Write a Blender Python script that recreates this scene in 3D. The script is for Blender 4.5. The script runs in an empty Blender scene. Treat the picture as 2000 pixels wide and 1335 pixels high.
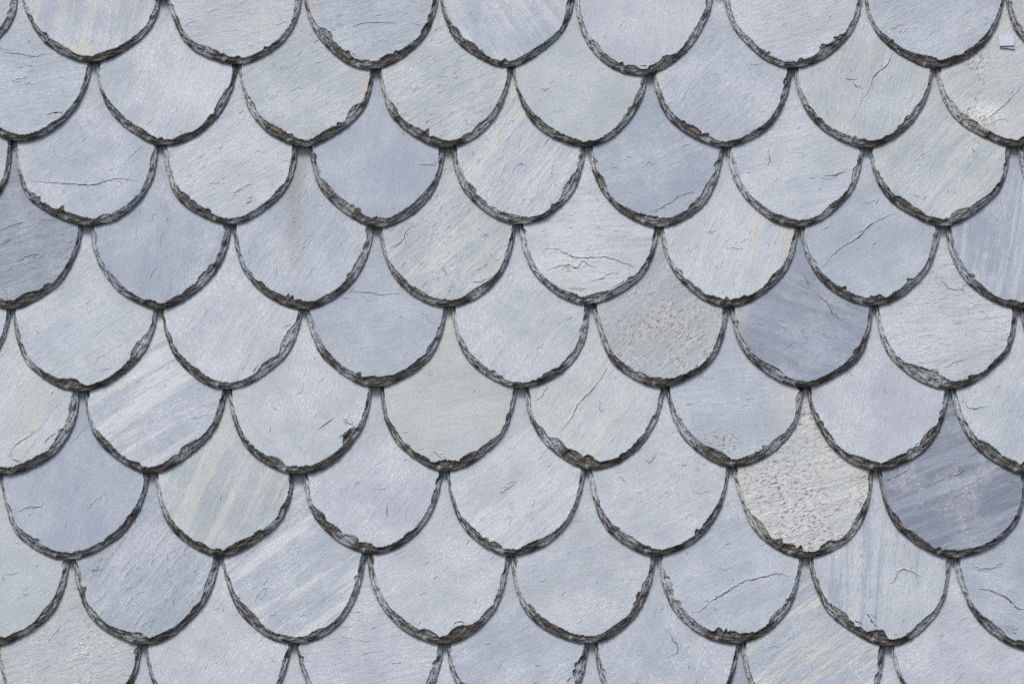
import bpy, math, random
import numpy as np
from mathutils import Matrix, Vector

# ------------------------------------------------------------------ camera, sky, sun, exposure
scene = bpy.context.scene
col = scene.collection

PITCH = math.radians(75.0)           # steep slate roof
ROOF_CENTRE = Vector((0.0, 0.0, 3.2))
AX_X = Vector((1, 0, 0))
AX_Y = Vector((0, math.cos(PITCH), math.sin(PITCH)))      # up the slope
AX_Z = Vector((0, -math.sin(PITCH), math.cos(PITCH)))     # out of the roof
ROOF_MATRIX = Matrix((
    (AX_X.x, AX_Y.x, AX_Z.x, ROOF_CENTRE.x),
    (AX_X.y, AX_Y.y, AX_Z.y, ROOF_CENTRE.y),
    (AX_X.z, AX_Y.z, AX_Z.z, ROOF_CENTRE.z),
    (0, 0, 0, 1)))

cam_data = bpy.data.cameras.new('camera')
cam_data.lens = 90.0
cam_data.sensor_width = 36.0
cam_data.clip_start = 0.05
cam_data.clip_end = 500.0
cam = bpy.data.objects.new('camera', cam_data)
col.objects.link(cam)
TILT = math.radians(15.0)            # camera stands below the roof's normal
cam.location = ROOF_CENTRE + 5.0 * (AX_Z * math.cos(TILT) - AX_Y * math.sin(TILT))
fwd = (ROOF_CENTRE - cam.location).normalized()
cam_up = AX_X.cross(fwd)
cam.matrix_world = Matrix((
    (AX_X.x, cam_up.x, -fwd.x, cam.location.x),
    (AX_X.y, cam_up.y, -fwd.y, cam.location.y),
    (AX_X.z, cam_up.z, -fwd.z, cam.location.z),
    (0, 0, 0, 1)))
scene.camera = cam

SUN_EL = math.radians(58.0)
SUN_AZ = math.radians(-26.0)         # to the left of straight behind the camera
world = bpy.data.worlds.new('World')
scene.world = world
world.use_nodes = True
wn = world.node_tree
sky = wn.nodes.new('ShaderNodeTexSky')
sky.sky_type = 'NISHITA'
sky.sun_disc = False
sky.sun_elevation = SUN_EL
sky.sun_rotation = math.radians(180.0) + SUN_AZ * -1.0
sky.dust_density = 3.0
sky.air_density = 1.0
sky.ozone_density = 1.0
bg = wn.nodes['Background']
bg.inputs['Strength'].default_value = 0.085
wn.links.new(sky.outputs['Color'], bg.inputs['Color'])

sun_data = bpy.data.lights.new('sun', 'SUN')
sun_data.energy = 1.45
sun_data.angle = math.radians(24.0)  # bright overcast: a very soft sun
sun_data.color = (1.0, 0.975, 0.945)
sun = bpy.data.objects.new('sun', sun_data)
col.objects.link(sun)
sun_from = Vector((math.sin(SUN_AZ) * math.cos(SUN_EL), -math.cos(SUN_AZ) * math.cos(SUN_EL), math.sin(SUN_EL)))
sun.rotation_euler = sun_from.to_track_quat('Z', 'Y').to_euler()
sun.location = sun_from * 20

scene.view_settings.view_transform = 'Standard'
scene.view_settings.look = 'None'
scene.view_settings.exposure = 1.14
scene.view_settings.gamma = 1.0
scene.view_settings.use_curve_mapping = False
scene.cycles.use_denoising = False
scene.cycles.use_adaptive_sampling = True
scene.cycles.adaptive_threshold = 0.02
scene.cycles.max_bounces = 4
scene.cycles.diffuse_bounces = 3
scene.cycles.glossy_bounces = 1

# ------------------------------------------------------------------ measured roof (millimetres on the roof plane)
OUTLINES = {
 'A0': [(-1284.6, 736.8), (-1277.0, 708.1), (-1252.0, 654.4), (-1207.9, 603.4), (-1124.2, 568.4), (-1044.3, 612.4), (-1001.7, 669.3), (-998.1, 708.1), (-997.1, 736.8)],
 'A1': [(-995.5, 738.0), (-988.8, 709.3), (-964.8, 655.6), (-921.6, 604.5), (-838.6, 569.6), (-757.8, 613.6), (-714.3, 670.4), (-709.9, 709.3), (-708.1, 738.0)],
 'A2': [(-701.9, 738.0), (-697.5, 709.3), (-664.2, 631.7), (-622.4, 589.8), (-548.7, 565.1), (-522.3, 571.8), (-470.1, 607.9), (-435.6, 655.6), (-424.2, 709.3), (-424.2, 738.0)],
 'A3': [(-422.6, 738.0), (-419.5, 709.3), (-409.0, 664.7), (-372.7, 610.2), (-318.3, 563.9), (-275.2, 554.9), (-227.5, 578.6), (-173.7, 631.7), (-149.7, 697.8), (-147.8, 738.0)],
 'A4': [(-146.2, 738.0), (-145.6, 703.5), (-120.3, 631.7), (-76.9, 589.8), (-25.6, 561.7), (1.0, 559.4), (60.5, 598.9), (109.1, 652.2), (126.0, 703.5), (126.0, 738.0)],
 'A5': [(127.6, 738.0), (127.6, 694.4), (140.9, 634.0), (178.3, 578.6), (226.0, 547.1), (268.8, 542.6), (328.9, 578.6), (370.0, 626.0), (401.5, 690.9), (407.9, 738.0)],
 'A6': [(425.5, 738.0), (426.7, 709.3), (440.7, 655.6), (464.4, 622.6), (511.1, 575.2), (559.7, 557.2), (612.6, 575.2), (665.7, 619.2), (697.8, 670.4), (705.7, 709.3), (709.3, 738.0)],
 'A7': [(710.9, 738.0), (710.9, 703.5), (723.7, 652.2), (753.6, 610.2), (806.0, 571.8), (840.0, 557.2), (907.9, 580.8), (956.8, 626.0), (981.2, 670.4), (993.0, 709.3), (993.9, 738.0)],
 'A8': [(995.5, 735.7), (995.5, 707.0), (1004.8, 653.3), (1027.3, 620.4), (1072.3, 572.9), (1120.2, 554.9), (1173.7, 572.9), (1228.4, 617.0), (1262.4, 668.1), (1271.8, 707.0), (1277.2, 735.7)],
 'B0': [(-1128.7, 592.8), (-1125.4, 575.8), (-1116.0, 530.8), (-1096.6, 489.4), (-1056.9, 446.0), (-1000.4, 408.3), (-986.8, 401.7), (-931.9, 416.0), (-871.2, 474.9), (-847.7, 530.8), (-842.0, 574.7), (-841.9, 592.8)],
 'B1': [(-836.3, 583.7), (-833.3, 566.8), (-824.7, 521.8), (-806.2, 480.4), (-767.3, 437.1), (-711.6, 399.5), (-698.1, 392.9), (-642.9, 407.2), (-581.1, 466.0), (-556.6, 521.8), (-550.0, 565.7), (-549.9, 583.7)],
 'B2': [(-548.3, 583.7), (-546.9, 565.7), (-540.3, 521.8), (-524.3, 474.9), (-483.0, 424.9), (-432.3, 396.2), (-413.9, 390.7), (-397.7, 392.9), (-331.7, 437.1), (-289.9, 486.0), (-276.7, 547.6), (-275.3, 583.7)],
 'B3': [(-270.2, 583.7), (-268.7, 556.6), (-262.0, 521.8), (-244.7, 468.2), (-206.5, 428.2), (-158.3, 396.2), (-128.8, 388.5), (-78.2, 410.5), (-30.6, 462.6), (-7.2, 521.8), (-1.3, 562.3), (-1.3, 583.7)],
 'B4': [(0.3, 583.7), (0.3, 562.3), (9.2, 512.8), (30.6, 462.6), (70.1, 421.6), (117.7, 397.3), (147.1, 391.8), (187.9, 407.2), (233.3, 453.7), (263.7, 506.1), (269.6, 547.6), (272.3, 583.7)],
 'B5': [(279.3, 578.1), (280.8, 547.6), (290.1, 495.0), (315.8, 451.5), (360.7, 413.8), (405.9, 392.9), (423.0, 388.5), (487.9, 419.4), (523.6, 453.7), (549.9, 506.1), (559.8, 553.3), (562.5, 578.1)],
 'B6': [(564.1, 578.1), (564.2, 560.0), (568.6, 512.8), (591.2, 462.6), (626.3, 424.9), (673.9, 397.3), (699.9, 388.5), (740.1, 401.7), (789.9, 442.6), (825.3, 495.0), (840.5, 547.6), (844.2, 578.1)],
 'B7': [(847.3, 578.1), (848.0, 553.3), (857.3, 500.5), (884.2, 453.7), (928.0, 419.4), (974.3, 396.2), (992.2, 390.7), (1046.3, 410.5), (1103.1, 466.0), (1130.3, 516.2), (1140.4, 555.5), (1143.1, 578.1)],
 'C0': [(-1281.1, 411.9), (-1277.4, 392.0), (-1269.0, 351.2), (-1257.6, 311.8), (-1237.0, 282.3), (-1197.4, 254.1), (-1145.1, 229.2), (-1119.6, 224.8), (-1069.1, 236.7), (-1021.9, 282.3), (-1001.0, 317.2), (-994.1, 351.2), (-992.9, 395.3), (-992.9, 411.9)],
 'C1': [(-991.1, 415.2), (-987.8, 395.3), (-980.1, 354.5), (-969.4, 315.0), (-949.4, 285.6), (-910.3, 257.3), (-858.5, 232.4), (-833.1, 228.1), (-782.4, 240.0), (-734.3, 285.6), (-712.7, 320.5), (-705.1, 354.5), (-703.1, 398.6), (-702.8, 415.2)],
 'C2': [(-695.7, 415.2), (-692.6, 392.0), (-685.6, 349.0), (-669.4, 303.0), (-638.6, 269.3), (-595.2, 243.2), (-549.4, 230.2), (-518.7, 243.2), (-464.6, 285.6), (-434.6, 331.5), (-426.7, 376.5), (-424.8, 415.2)],
 'C3': [(-404.4, 415.2), (-402.8, 392.0), (-396.7, 354.5), (-383.6, 317.2), (-350.3, 276.9), (-307.2, 243.2), (-275.6, 225.9), (-264.5, 221.6), (-223.5, 237.8), (-175.6, 274.7), (-146.8, 320.5), (-137.0, 354.5), (-133.2, 393.1), (-132.4, 415.2)],
 'C4': [(-122.2, 415.2), (-120.0, 388.7), (-115.7, 354.5), (-102.2, 317.2), (-69.6, 276.9), (-30.2, 246.5), (3.0, 231.3), (15.1, 230.2), (59.4, 243.2), (98.9, 276.9), (128.5, 315.0), (140.0, 354.5), (145.4, 392.0), (146.7, 415.2)],
 'C5': [(150.8, 415.2), (151.5, 392.0), (157.2, 349.0), (171.0, 315.0), (207.8, 266.0), (248.7, 237.8), (283.7, 223.8), (323.1, 234.6), (371.3, 269.3), (401.7, 315.0), (415.1, 360.0), (421.1, 393.1), (422.7, 415.2)],
 'C6': [(425.8, 415.2), (427.1, 388.7), (430.2, 354.5), (441.4, 320.5), (469.5, 280.1), (522.4, 234.6), (562.3, 224.8), (610.3, 243.2), (654.5, 285.6), (679.1, 317.2), (691.9, 354.5), (698.7, 390.9), (700.8, 415.2)],
 'C7': [(707.9, 415.2), (708.7, 388.7), (713.0, 349.0), (724.5, 315.0), (754.0, 276.9), (794.9, 248.6), (844.0, 225.9), (892.5, 246.5), (940.2, 283.4), (968.4, 315.0), (982.1, 354.5), (989.7, 393.1), (992.1, 415.2)],
 'C8': [(1004.4, 415.2), (1003.8, 392.0), (1007.1, 349.0), (1019.0, 315.0), (1053.1, 266.0), (1092.4, 237.8), (1126.6, 223.8), (1166.6, 234.6), (1216.7, 269.3), (1249.7, 315.0), (1265.6, 360.0), (1273.5, 393.1), (1276.3, 415.2)],
 'D0': [(-1126.2, 249.6), (-1122.2, 222.5), (-1110.9, 179.3), (-1081.9, 125.7), (-1039.1, 85.2), (-987.3, 58.7), (-969.3, 56.6), (-895.3, 103.3), (-866.5, 142.8), (-848.3, 193.3), (-845.2, 227.9), (-845.4, 249.6)],
 'D1': [(-833.3, 249.6), (-830.1, 227.9), (-823.6, 182.5), (-791.4, 125.7), (-755.5, 89.4), (-702.2, 59.7), (-686.1, 56.6), (-657.6, 67.1), (-607.3, 106.5), (-569.2, 156.7), (-554.1, 210.6), (-553.5, 249.6)],
 'D2': [(-551.5, 249.6), (-548.7, 227.9), (-541.8, 176.1), (-519.1, 131.0), (-478.7, 89.4), (-429.9, 61.8), (-403.9, 56.6), (-383.1, 61.8), (-326.1, 101.2), (-292.9, 146.0), (-275.8, 198.7), (-271.7, 249.6)],
 'D3': [(-263.5, 244.2), (-262.1, 222.5), (-257.5, 187.9), (-237.6, 139.6), (-206.0, 101.2), (-160.7, 70.3), (-124.7, 61.8), (-76.9, 78.8), (-30.0, 120.4), (-4.0, 168.6), (6.0, 216.0), (8.1, 244.2)],
 'D4': [(13.1, 244.2), (14.1, 227.9), (19.1, 187.9), (38.1, 142.8), (74.0, 103.3), (115.8, 74.6), (149.7, 67.1), (202.9, 89.4), (242.3, 117.1), (269.0, 153.5), (283.8, 193.3), (288.8, 244.2)],
 'D5': [(290.8, 244.2), (291.4, 224.7), (296.6, 182.5), (318.8, 134.2), (352.0, 98.0), (388.3, 70.3), (424.9, 61.8), (464.3, 75.6), (519.7, 120.4), (548.2, 160.0), (562.4, 216.0), (565.1, 244.2)],
 'D6': [(566.7, 244.2), (566.8, 227.9), (572.2, 182.5), (594.4, 134.2), (627.0, 98.0), (675.7, 70.3), (704.4, 65.0), (740.9, 75.6), (796.1, 120.4), (824.3, 160.0), (841.5, 216.0), (845.1, 244.2)],
 'D7': [(852.2, 244.2), (853.1, 224.7), (856.8, 182.5), (875.2, 137.5), (905.1, 101.2), (950.2, 70.3), (986.4, 58.7), (1038.5, 77.8), (1086.6, 120.4), (1115.2, 168.6), (1131.2, 222.5), (1134.9, 244.2)],
 'E0': [(-1255.2, 76.2), (-1251.6, 57.0), (-1241.9, 12.6), (-1219.5, -30.5), (-1182.6, -69.2), (-1146.9, -94.2), (-1112.7, -102.5), (-1072.0, -91.1), (-1030.7, -58.8), (-1000.9, -28.4), (-984.4, 7.3), (-978.1, 52.8), (-978.1, 76.2)],
 'E1': [(-976.5, 70.9), (-974.5, 53.9), (-968.2, 17.9), (-948.9, -33.7), (-915.9, -69.2), (-869.6, -99.4), (-832.5, -107.7), (-794.5, -96.3), (-764.8, -77.6), (-729.8, -45.2), (-706.6, -10.6), (-695.2, 23.2), (-691.7, 54.9), (-691.4, 70.9)],
 'E2': [(-686.7, 76.2), (-683.8, 57.0), (-675.8, 12.6), (-654.9, -30.5), (-619.5, -69.2), (-584.9, -94.2), (-550.9, -102.5), (-509.8, -91.1), (-467.2, -58.8), (-436.4, -28.4), (-418.5, 7.3), (-409.8, 52.8), (-408.4, 76.2)],
 'E3': [(-405.4, 76.2), (-403.9, 57.0), (-396.0, 24.2), (-371.8, -28.4), (-339.3, -58.8), (-297.0, -89.0), (-263.1, -99.4), (-219.9, -82.8), (-172.7, -50.4), (-147.2, -16.9), (-133.7, 23.2), (-128.0, 60.2), (-126.1, 76.2)],
 'E4': [(-120.1, 76.2), (-118.0, 60.2), (-109.6, 7.3), (-89.4, -33.7), (-55.5, -67.1), (-16.8, -91.1), (13.8, -100.5), (58.4, -89.0), (100.2, -60.9), (128.2, -28.4), (144.5, 7.3), (150.0, 60.2), (152.1, 76.2)],
 'E5': [(155.1, 76.2), (157.0, 60.2), (167.5, 17.9), (188.8, -36.8), (229.9, -74.4), (271.1, -96.3), (293.8, -99.4), (330.8, -82.8), (370.0, -58.8), (397.7, -25.3), (413.6, 12.6), (421.0, 60.2), (422.4, 76.2)],
 'E6': [(424.4, 76.2), (426.0, 60.2), (434.4, 7.3), (457.1, -33.7), (490.8, -65.1), (514.0, -82.8), (565.9, -99.4), (618.2, -77.6), (659.0, -50.4), (683.3, -20.0), (697.0, 17.9), (703.9, 60.2), (705.7, 76.2)],
 'E7': [(707.7, 76.2), (708.9, 60.2), (715.4, 7.3), (727.8, -25.3), (761.6, -64.0), (807.5, -94.2), (845.6, -103.6), (884.9, -91.1), (931.7, -55.6), (962.5, -23.2), (977.4, 7.3), (985.6, 54.9), (989.0, 76.2)],
 'E8': [(990.7, 73.0), (991.7, 57.0), (998.2, 4.2), (1019.3, -36.8), (1051.8, -68.2), (1074.3, -85.9), (1125.5, -102.5), (1178.7, -80.7), (1220.5, -53.6), (1245.9, -23.2), (1261.0, 14.7), (1269.6, 57.0), (1272.0, 73.0)],
 'F0': [(-1121.4, -88.9), (-1116.5, -114.9), (-1106.5, -156.4), (-1078.4, -202.7), (-1031.2, -243.7), (-995.2, -268.2), (-970.5, -271.2), (-942.4, -265.1), (-890.2, -236.6), (-856.2, -196.6), (-840.6, -158.4), (-837.1, -114.9), (-836.6, -88.9)],
 'F1': [(-828.7, -88.9), (-825.5, -109.7), (-820.2, -153.3), (-799.0, -196.6), (-758.7, -234.5), (-711.0, -264.1), (-684.3, -269.2), (-646.9, -249.8), (-599.5, -209.9), (-567.5, -169.8), (-554.4, -125.3), (-552.8, -88.9)],
 'F2': [(-550.8, -88.9), (-549.0, -111.8), (-537.1, -164.6), (-509.8, -213.0), (-470.3, -247.8), (-428.5, -267.2), (-401.9, -270.2), (-359.2, -256.0), (-315.9, -215.1), (-283.4, -164.6), (-272.4, -114.9), (-270.9, -88.9)],
 'F3': [(-255.1, -88.9), (-253.8, -104.5), (-248.0, -153.3), (-223.6, -201.7), (-191.7, -231.4), (-149.1, -259.0), (-129.5, -265.1), (-88.3, -252.9), (-50.2, -223.3), (-11.8, -180.1), (5.9, -125.3), (9.9, -88.9)],
 'F4': [(22.8, -88.9), (24.8, -104.5), (31.6, -153.3), (66.0, -207.9), (109.0, -242.7), (147.1, -261.1), (199.3, -247.8), (251.1, -204.8), (283.7, -150.2), (294.4, -104.5), (296.4, -88.9)],
 'F5': [(298.0, -88.9), (298.4, -104.5), (309.2, -156.4), (332.0, -196.6), (377.3, -236.6), (420.0, -256.0), (471.5, -241.7), (518.9, -204.8), (549.0, -164.6), (562.7, -114.9), (566.7, -88.9)],
 'F6': [(570.6, -88.9), (571.0, -104.5), (578.3, -148.1), (606.7, -201.7), (646.3, -242.7), (697.4, -262.1), (741.2, -249.8), (795.1, -215.1), (828.3, -166.7), (843.1, -114.9), (847.2, -88.9)],
 'F7': [(848.8, -88.9), (849.3, -109.7), (860.4, -158.4), (890.7, -213.0), (930.0, -244.7), (980.3, -270.2), (1025.7, -251.9), (1077.8, -211.0), (1110.0, -161.5), (1127.8, -109.7), (1131.4, -88.9)],
 'G0': [(-1256.0, -248.0), (-1252.3, -268.5), (-1236.3, -329.4), (-1214.6, -366.8), (-1178.7, -400.9), (-1133.8, -426.9), (-1116.9, -430.9), (-1070.3, -417.0), (-1034.3, -389.9), (-1011.1, -358.7), (-994.2, -319.3), (-985.9, -268.5), (-984.8, -248.0)],
 'G1': [(-983.2, -256.2), (-980.2, -279.7), (-971.8, -317.3), (-947.3, -377.9), (-909.3, -409.0), (-873.0, -429.9), (-836.7, -435.9), (-799.6, -422.0), (-757.1, -395.9), (-730.3, -366.8), (-706.8, -327.4), (-697.3, -281.7), (-695.5, -256.2)],
 'G2': [(-687.9, -251.1), (-684.8, -274.6), (-673.6, -327.4), (-648.0, -372.8), (-611.6, -403.9), (-571.8, -426.0), (-551.2, -429.9), (-521.4, -420.0), (-489.1, -398.9), (-447.2, -364.8), (-425.0, -322.3), (-417.5, -276.6), (-415.3, -251.1)],
 'G3': [(-403.5, -251.1), (-400.9, -274.6), (-389.6, -327.4), (-362.2, -366.8), (-323.4, -400.9), (-279.2, -422.0), (-264.5, -425.0), (-241.2, -421.0), (-202.6, -398.9), (-169.9, -366.8), (-145.9, -324.4), (-133.7, -271.5), (-130.9, -251.1)],
 'G4': [(-128.0, -246.0), (-125.8, -266.4), (-114.5, -327.4), (-95.7, -364.8), (-62.4, -398.9), (-19.5, -425.0), (-2.9, -428.9), (44.8, -415.0), (82.9, -387.9), (108.5, -356.7), (128.3, -317.3), (140.6, -266.4), (142.9, -246.0)],
 'G5': [(144.5, -246.0), (145.5, -263.4), (156.7, -324.4), (174.8, -364.8), (205.6, -395.9), (252.9, -424.0), (274.2, -428.9), (312.3, -417.0), (350.8, -393.9), (379.9, -361.7), (403.5, -322.3), (415.8, -266.4), (419.4, -246.0)],
 'G6': [(422.5, -240.9), (423.8, -263.4), (433.3, -307.1), (454.2, -361.7), (484.2, -397.9), (517.5, -420.0), (553.1, -432.9), (610.2, -415.0), (647.5, -385.9), (671.5, -351.7), (683.6, -322.3), (693.1, -266.4), (696.2, -240.9)],
 'G7': [(700.9, -246.0), (701.9, -266.4), (711.7, -327.4), (732.3, -366.8), (768.6, -400.9), (816.7, -428.9), (837.8, -432.9), (880.3, -422.0), (927.7, -395.9), (963.2, -358.7), (978.0, -327.4), (986.7, -271.5), (990.3, -246.0)],
 'G8': [(993.7, -254.2), (994.1, -277.6), (999.4, -330.4), (1019.7, -375.8), (1052.6, -406.9), (1089.9, -428.9), (1110.0, -432.9), (1140.9, -423.0), (1175.7, -401.9), (1221.4, -367.8), (1248.4, -325.4), (1261.1, -279.7), (1266.3, -254.2)],
 'H0': [(-1121.6, -420.6), (-1118.1, -440.6), (-1106.5, -490.4), (-1073.7, -539.8), (-1022.6, -579.2), (-973.0, -599.7), (-944.6, -590.9), (-902.0, -563.5), (-866.3, -530.0), (-846.8, -482.5), (-841.6, -438.6), (-840.7, -420.6)],
 'H1': [(-836.8, -420.6), (-833.8, -438.6), (-826.7, -477.5), (-803.4, -530.0), (-762.7, -568.4), (-711.2, -593.8), (-690.8, -597.8), (-660.3, -590.9), (-616.5, -555.6), (-573.2, -501.3), (-556.2, -437.6), (-555.3, -420.6)],
 'H2': [(-553.7, -415.6), (-551.4, -435.6), (-541.0, -480.5), (-515.9, -530.0), (-458.2, -581.1), (-413.4, -594.8), (-365.5, -584.1), (-321.0, -547.7), (-291.1, -495.4), (-279.6, -435.6), (-278.0, -415.6)],
 'H3': [(-276.2, -410.6), (-274.9, -428.6), (-269.1, -477.5), (-245.0, -522.1), (-206.7, -563.5), (-154.2, -591.9), (-125.3, -595.8), (-86.8, -581.1), (-41.6, -539.8), (-16.5, -493.4), (-5.8, -435.6), (-3.7, -410.6)],
 'H4': [(-2.1, -415.6), (-1.9, -436.6), (5.8, -488.4), (29.0, -534.9), (82.0, -576.2), (144.5, -594.8), (183.3, -581.1), (229.2, -542.8), (258.1, -495.4), (272.8, -435.6), (275.1, -415.6)],
 'H5': [(277.2, -410.6), (277.8, -430.6), (283.7, -477.5), (303.1, -524.1), (347.5, -568.4), (390.4, -590.9), (425.0, -594.8), (463.0, -581.1), (501.7, -550.7), (534.2, -506.3), (549.1, -445.6), (553.2, -415.6)],
 'H6': [(561.9, -415.6), (563.1, -436.6), (571.2, -477.5), (596.3, -530.0), (641.0, -568.4), (685.2, -594.8), (705.1, -600.7), (748.2, -586.0), (793.9, -544.8), (821.5, -501.3), (834.8, -438.6), (838.2, -415.6)],
 'H7': [(839.8, -415.6), (839.8, -438.6), (846.4, -472.5), (868.3, -530.0), (906.2, -573.3), (953.4, -603.6), (972.4, -608.5), (1016.9, -590.9), (1068.5, -544.8), (1099.0, -500.3), (1115.3, -438.6), (1119.0, -415.6)],
 'I0': [(-972.0, -578.8), (-969.6, -600.0), (-958.4, -652.3), (-932.3, -699.2), (-877.0, -740.9), (-813.8, -759.7), (-776.3, -745.9), (-733.4, -707.2), (-707.9, -659.3), (-697.3, -599.0), (-696.4, -578.8)],
 'I1': [(-694.3, -580.8), (-691.5, -599.0), (-684.8, -638.2), (-662.0, -691.3), (-621.7, -730.0), (-570.5, -755.7), (-550.2, -759.7), (-519.7, -752.8), (-475.6, -717.1), (-431.9, -662.3), (-414.4, -598.0), (-412.9, -580.8)],
 'I2': [(-409.2, -576.8), (-406.6, -597.0), (-396.4, -642.3), (-371.3, -692.3), (-312.7, -743.9), (-267.1, -757.8), (-218.0, -746.9), (-172.0, -710.2), (-140.9, -657.4), (-128.5, -597.0), (-126.7, -576.8)],
 'I3': [(-123.9, -572.7), (-122.7, -590.9), (-117.5, -640.3), (-94.1, -685.3), (-56.5, -727.0), (-4.8, -755.7), (23.9, -759.7), (62.1, -744.9), (107.4, -703.2), (132.8, -656.3), (143.9, -598.0), (147.1, -572.7)],
 'I4': [(154.8, -578.8), (155.5, -600.0), (162.6, -652.3), (185.1, -699.2), (237.2, -740.9), (299.0, -759.7), (337.5, -745.9), (383.5, -707.2), (412.6, -659.3), (427.9, -599.0), (430.1, -578.8)],
 'I5': [(431.7, -576.7), (431.8, -596.9), (437.2, -644.2), (456.0, -691.2), (499.7, -735.9), (542.0, -758.6), (576.4, -762.6), (614.3, -748.7), (653.1, -718.0), (686.0, -673.2), (701.5, -612.0), (705.9, -581.7)],
 'I6': [(711.9, -577.6), (712.8, -598.8), (720.6, -640.1), (745.3, -693.1), (790.0, -731.9), (834.3, -758.6), (854.3, -764.5), (898.0, -749.7), (944.5, -708.0), (972.8, -664.2), (986.9, -600.9), (991.5, -577.6)],
}
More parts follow.
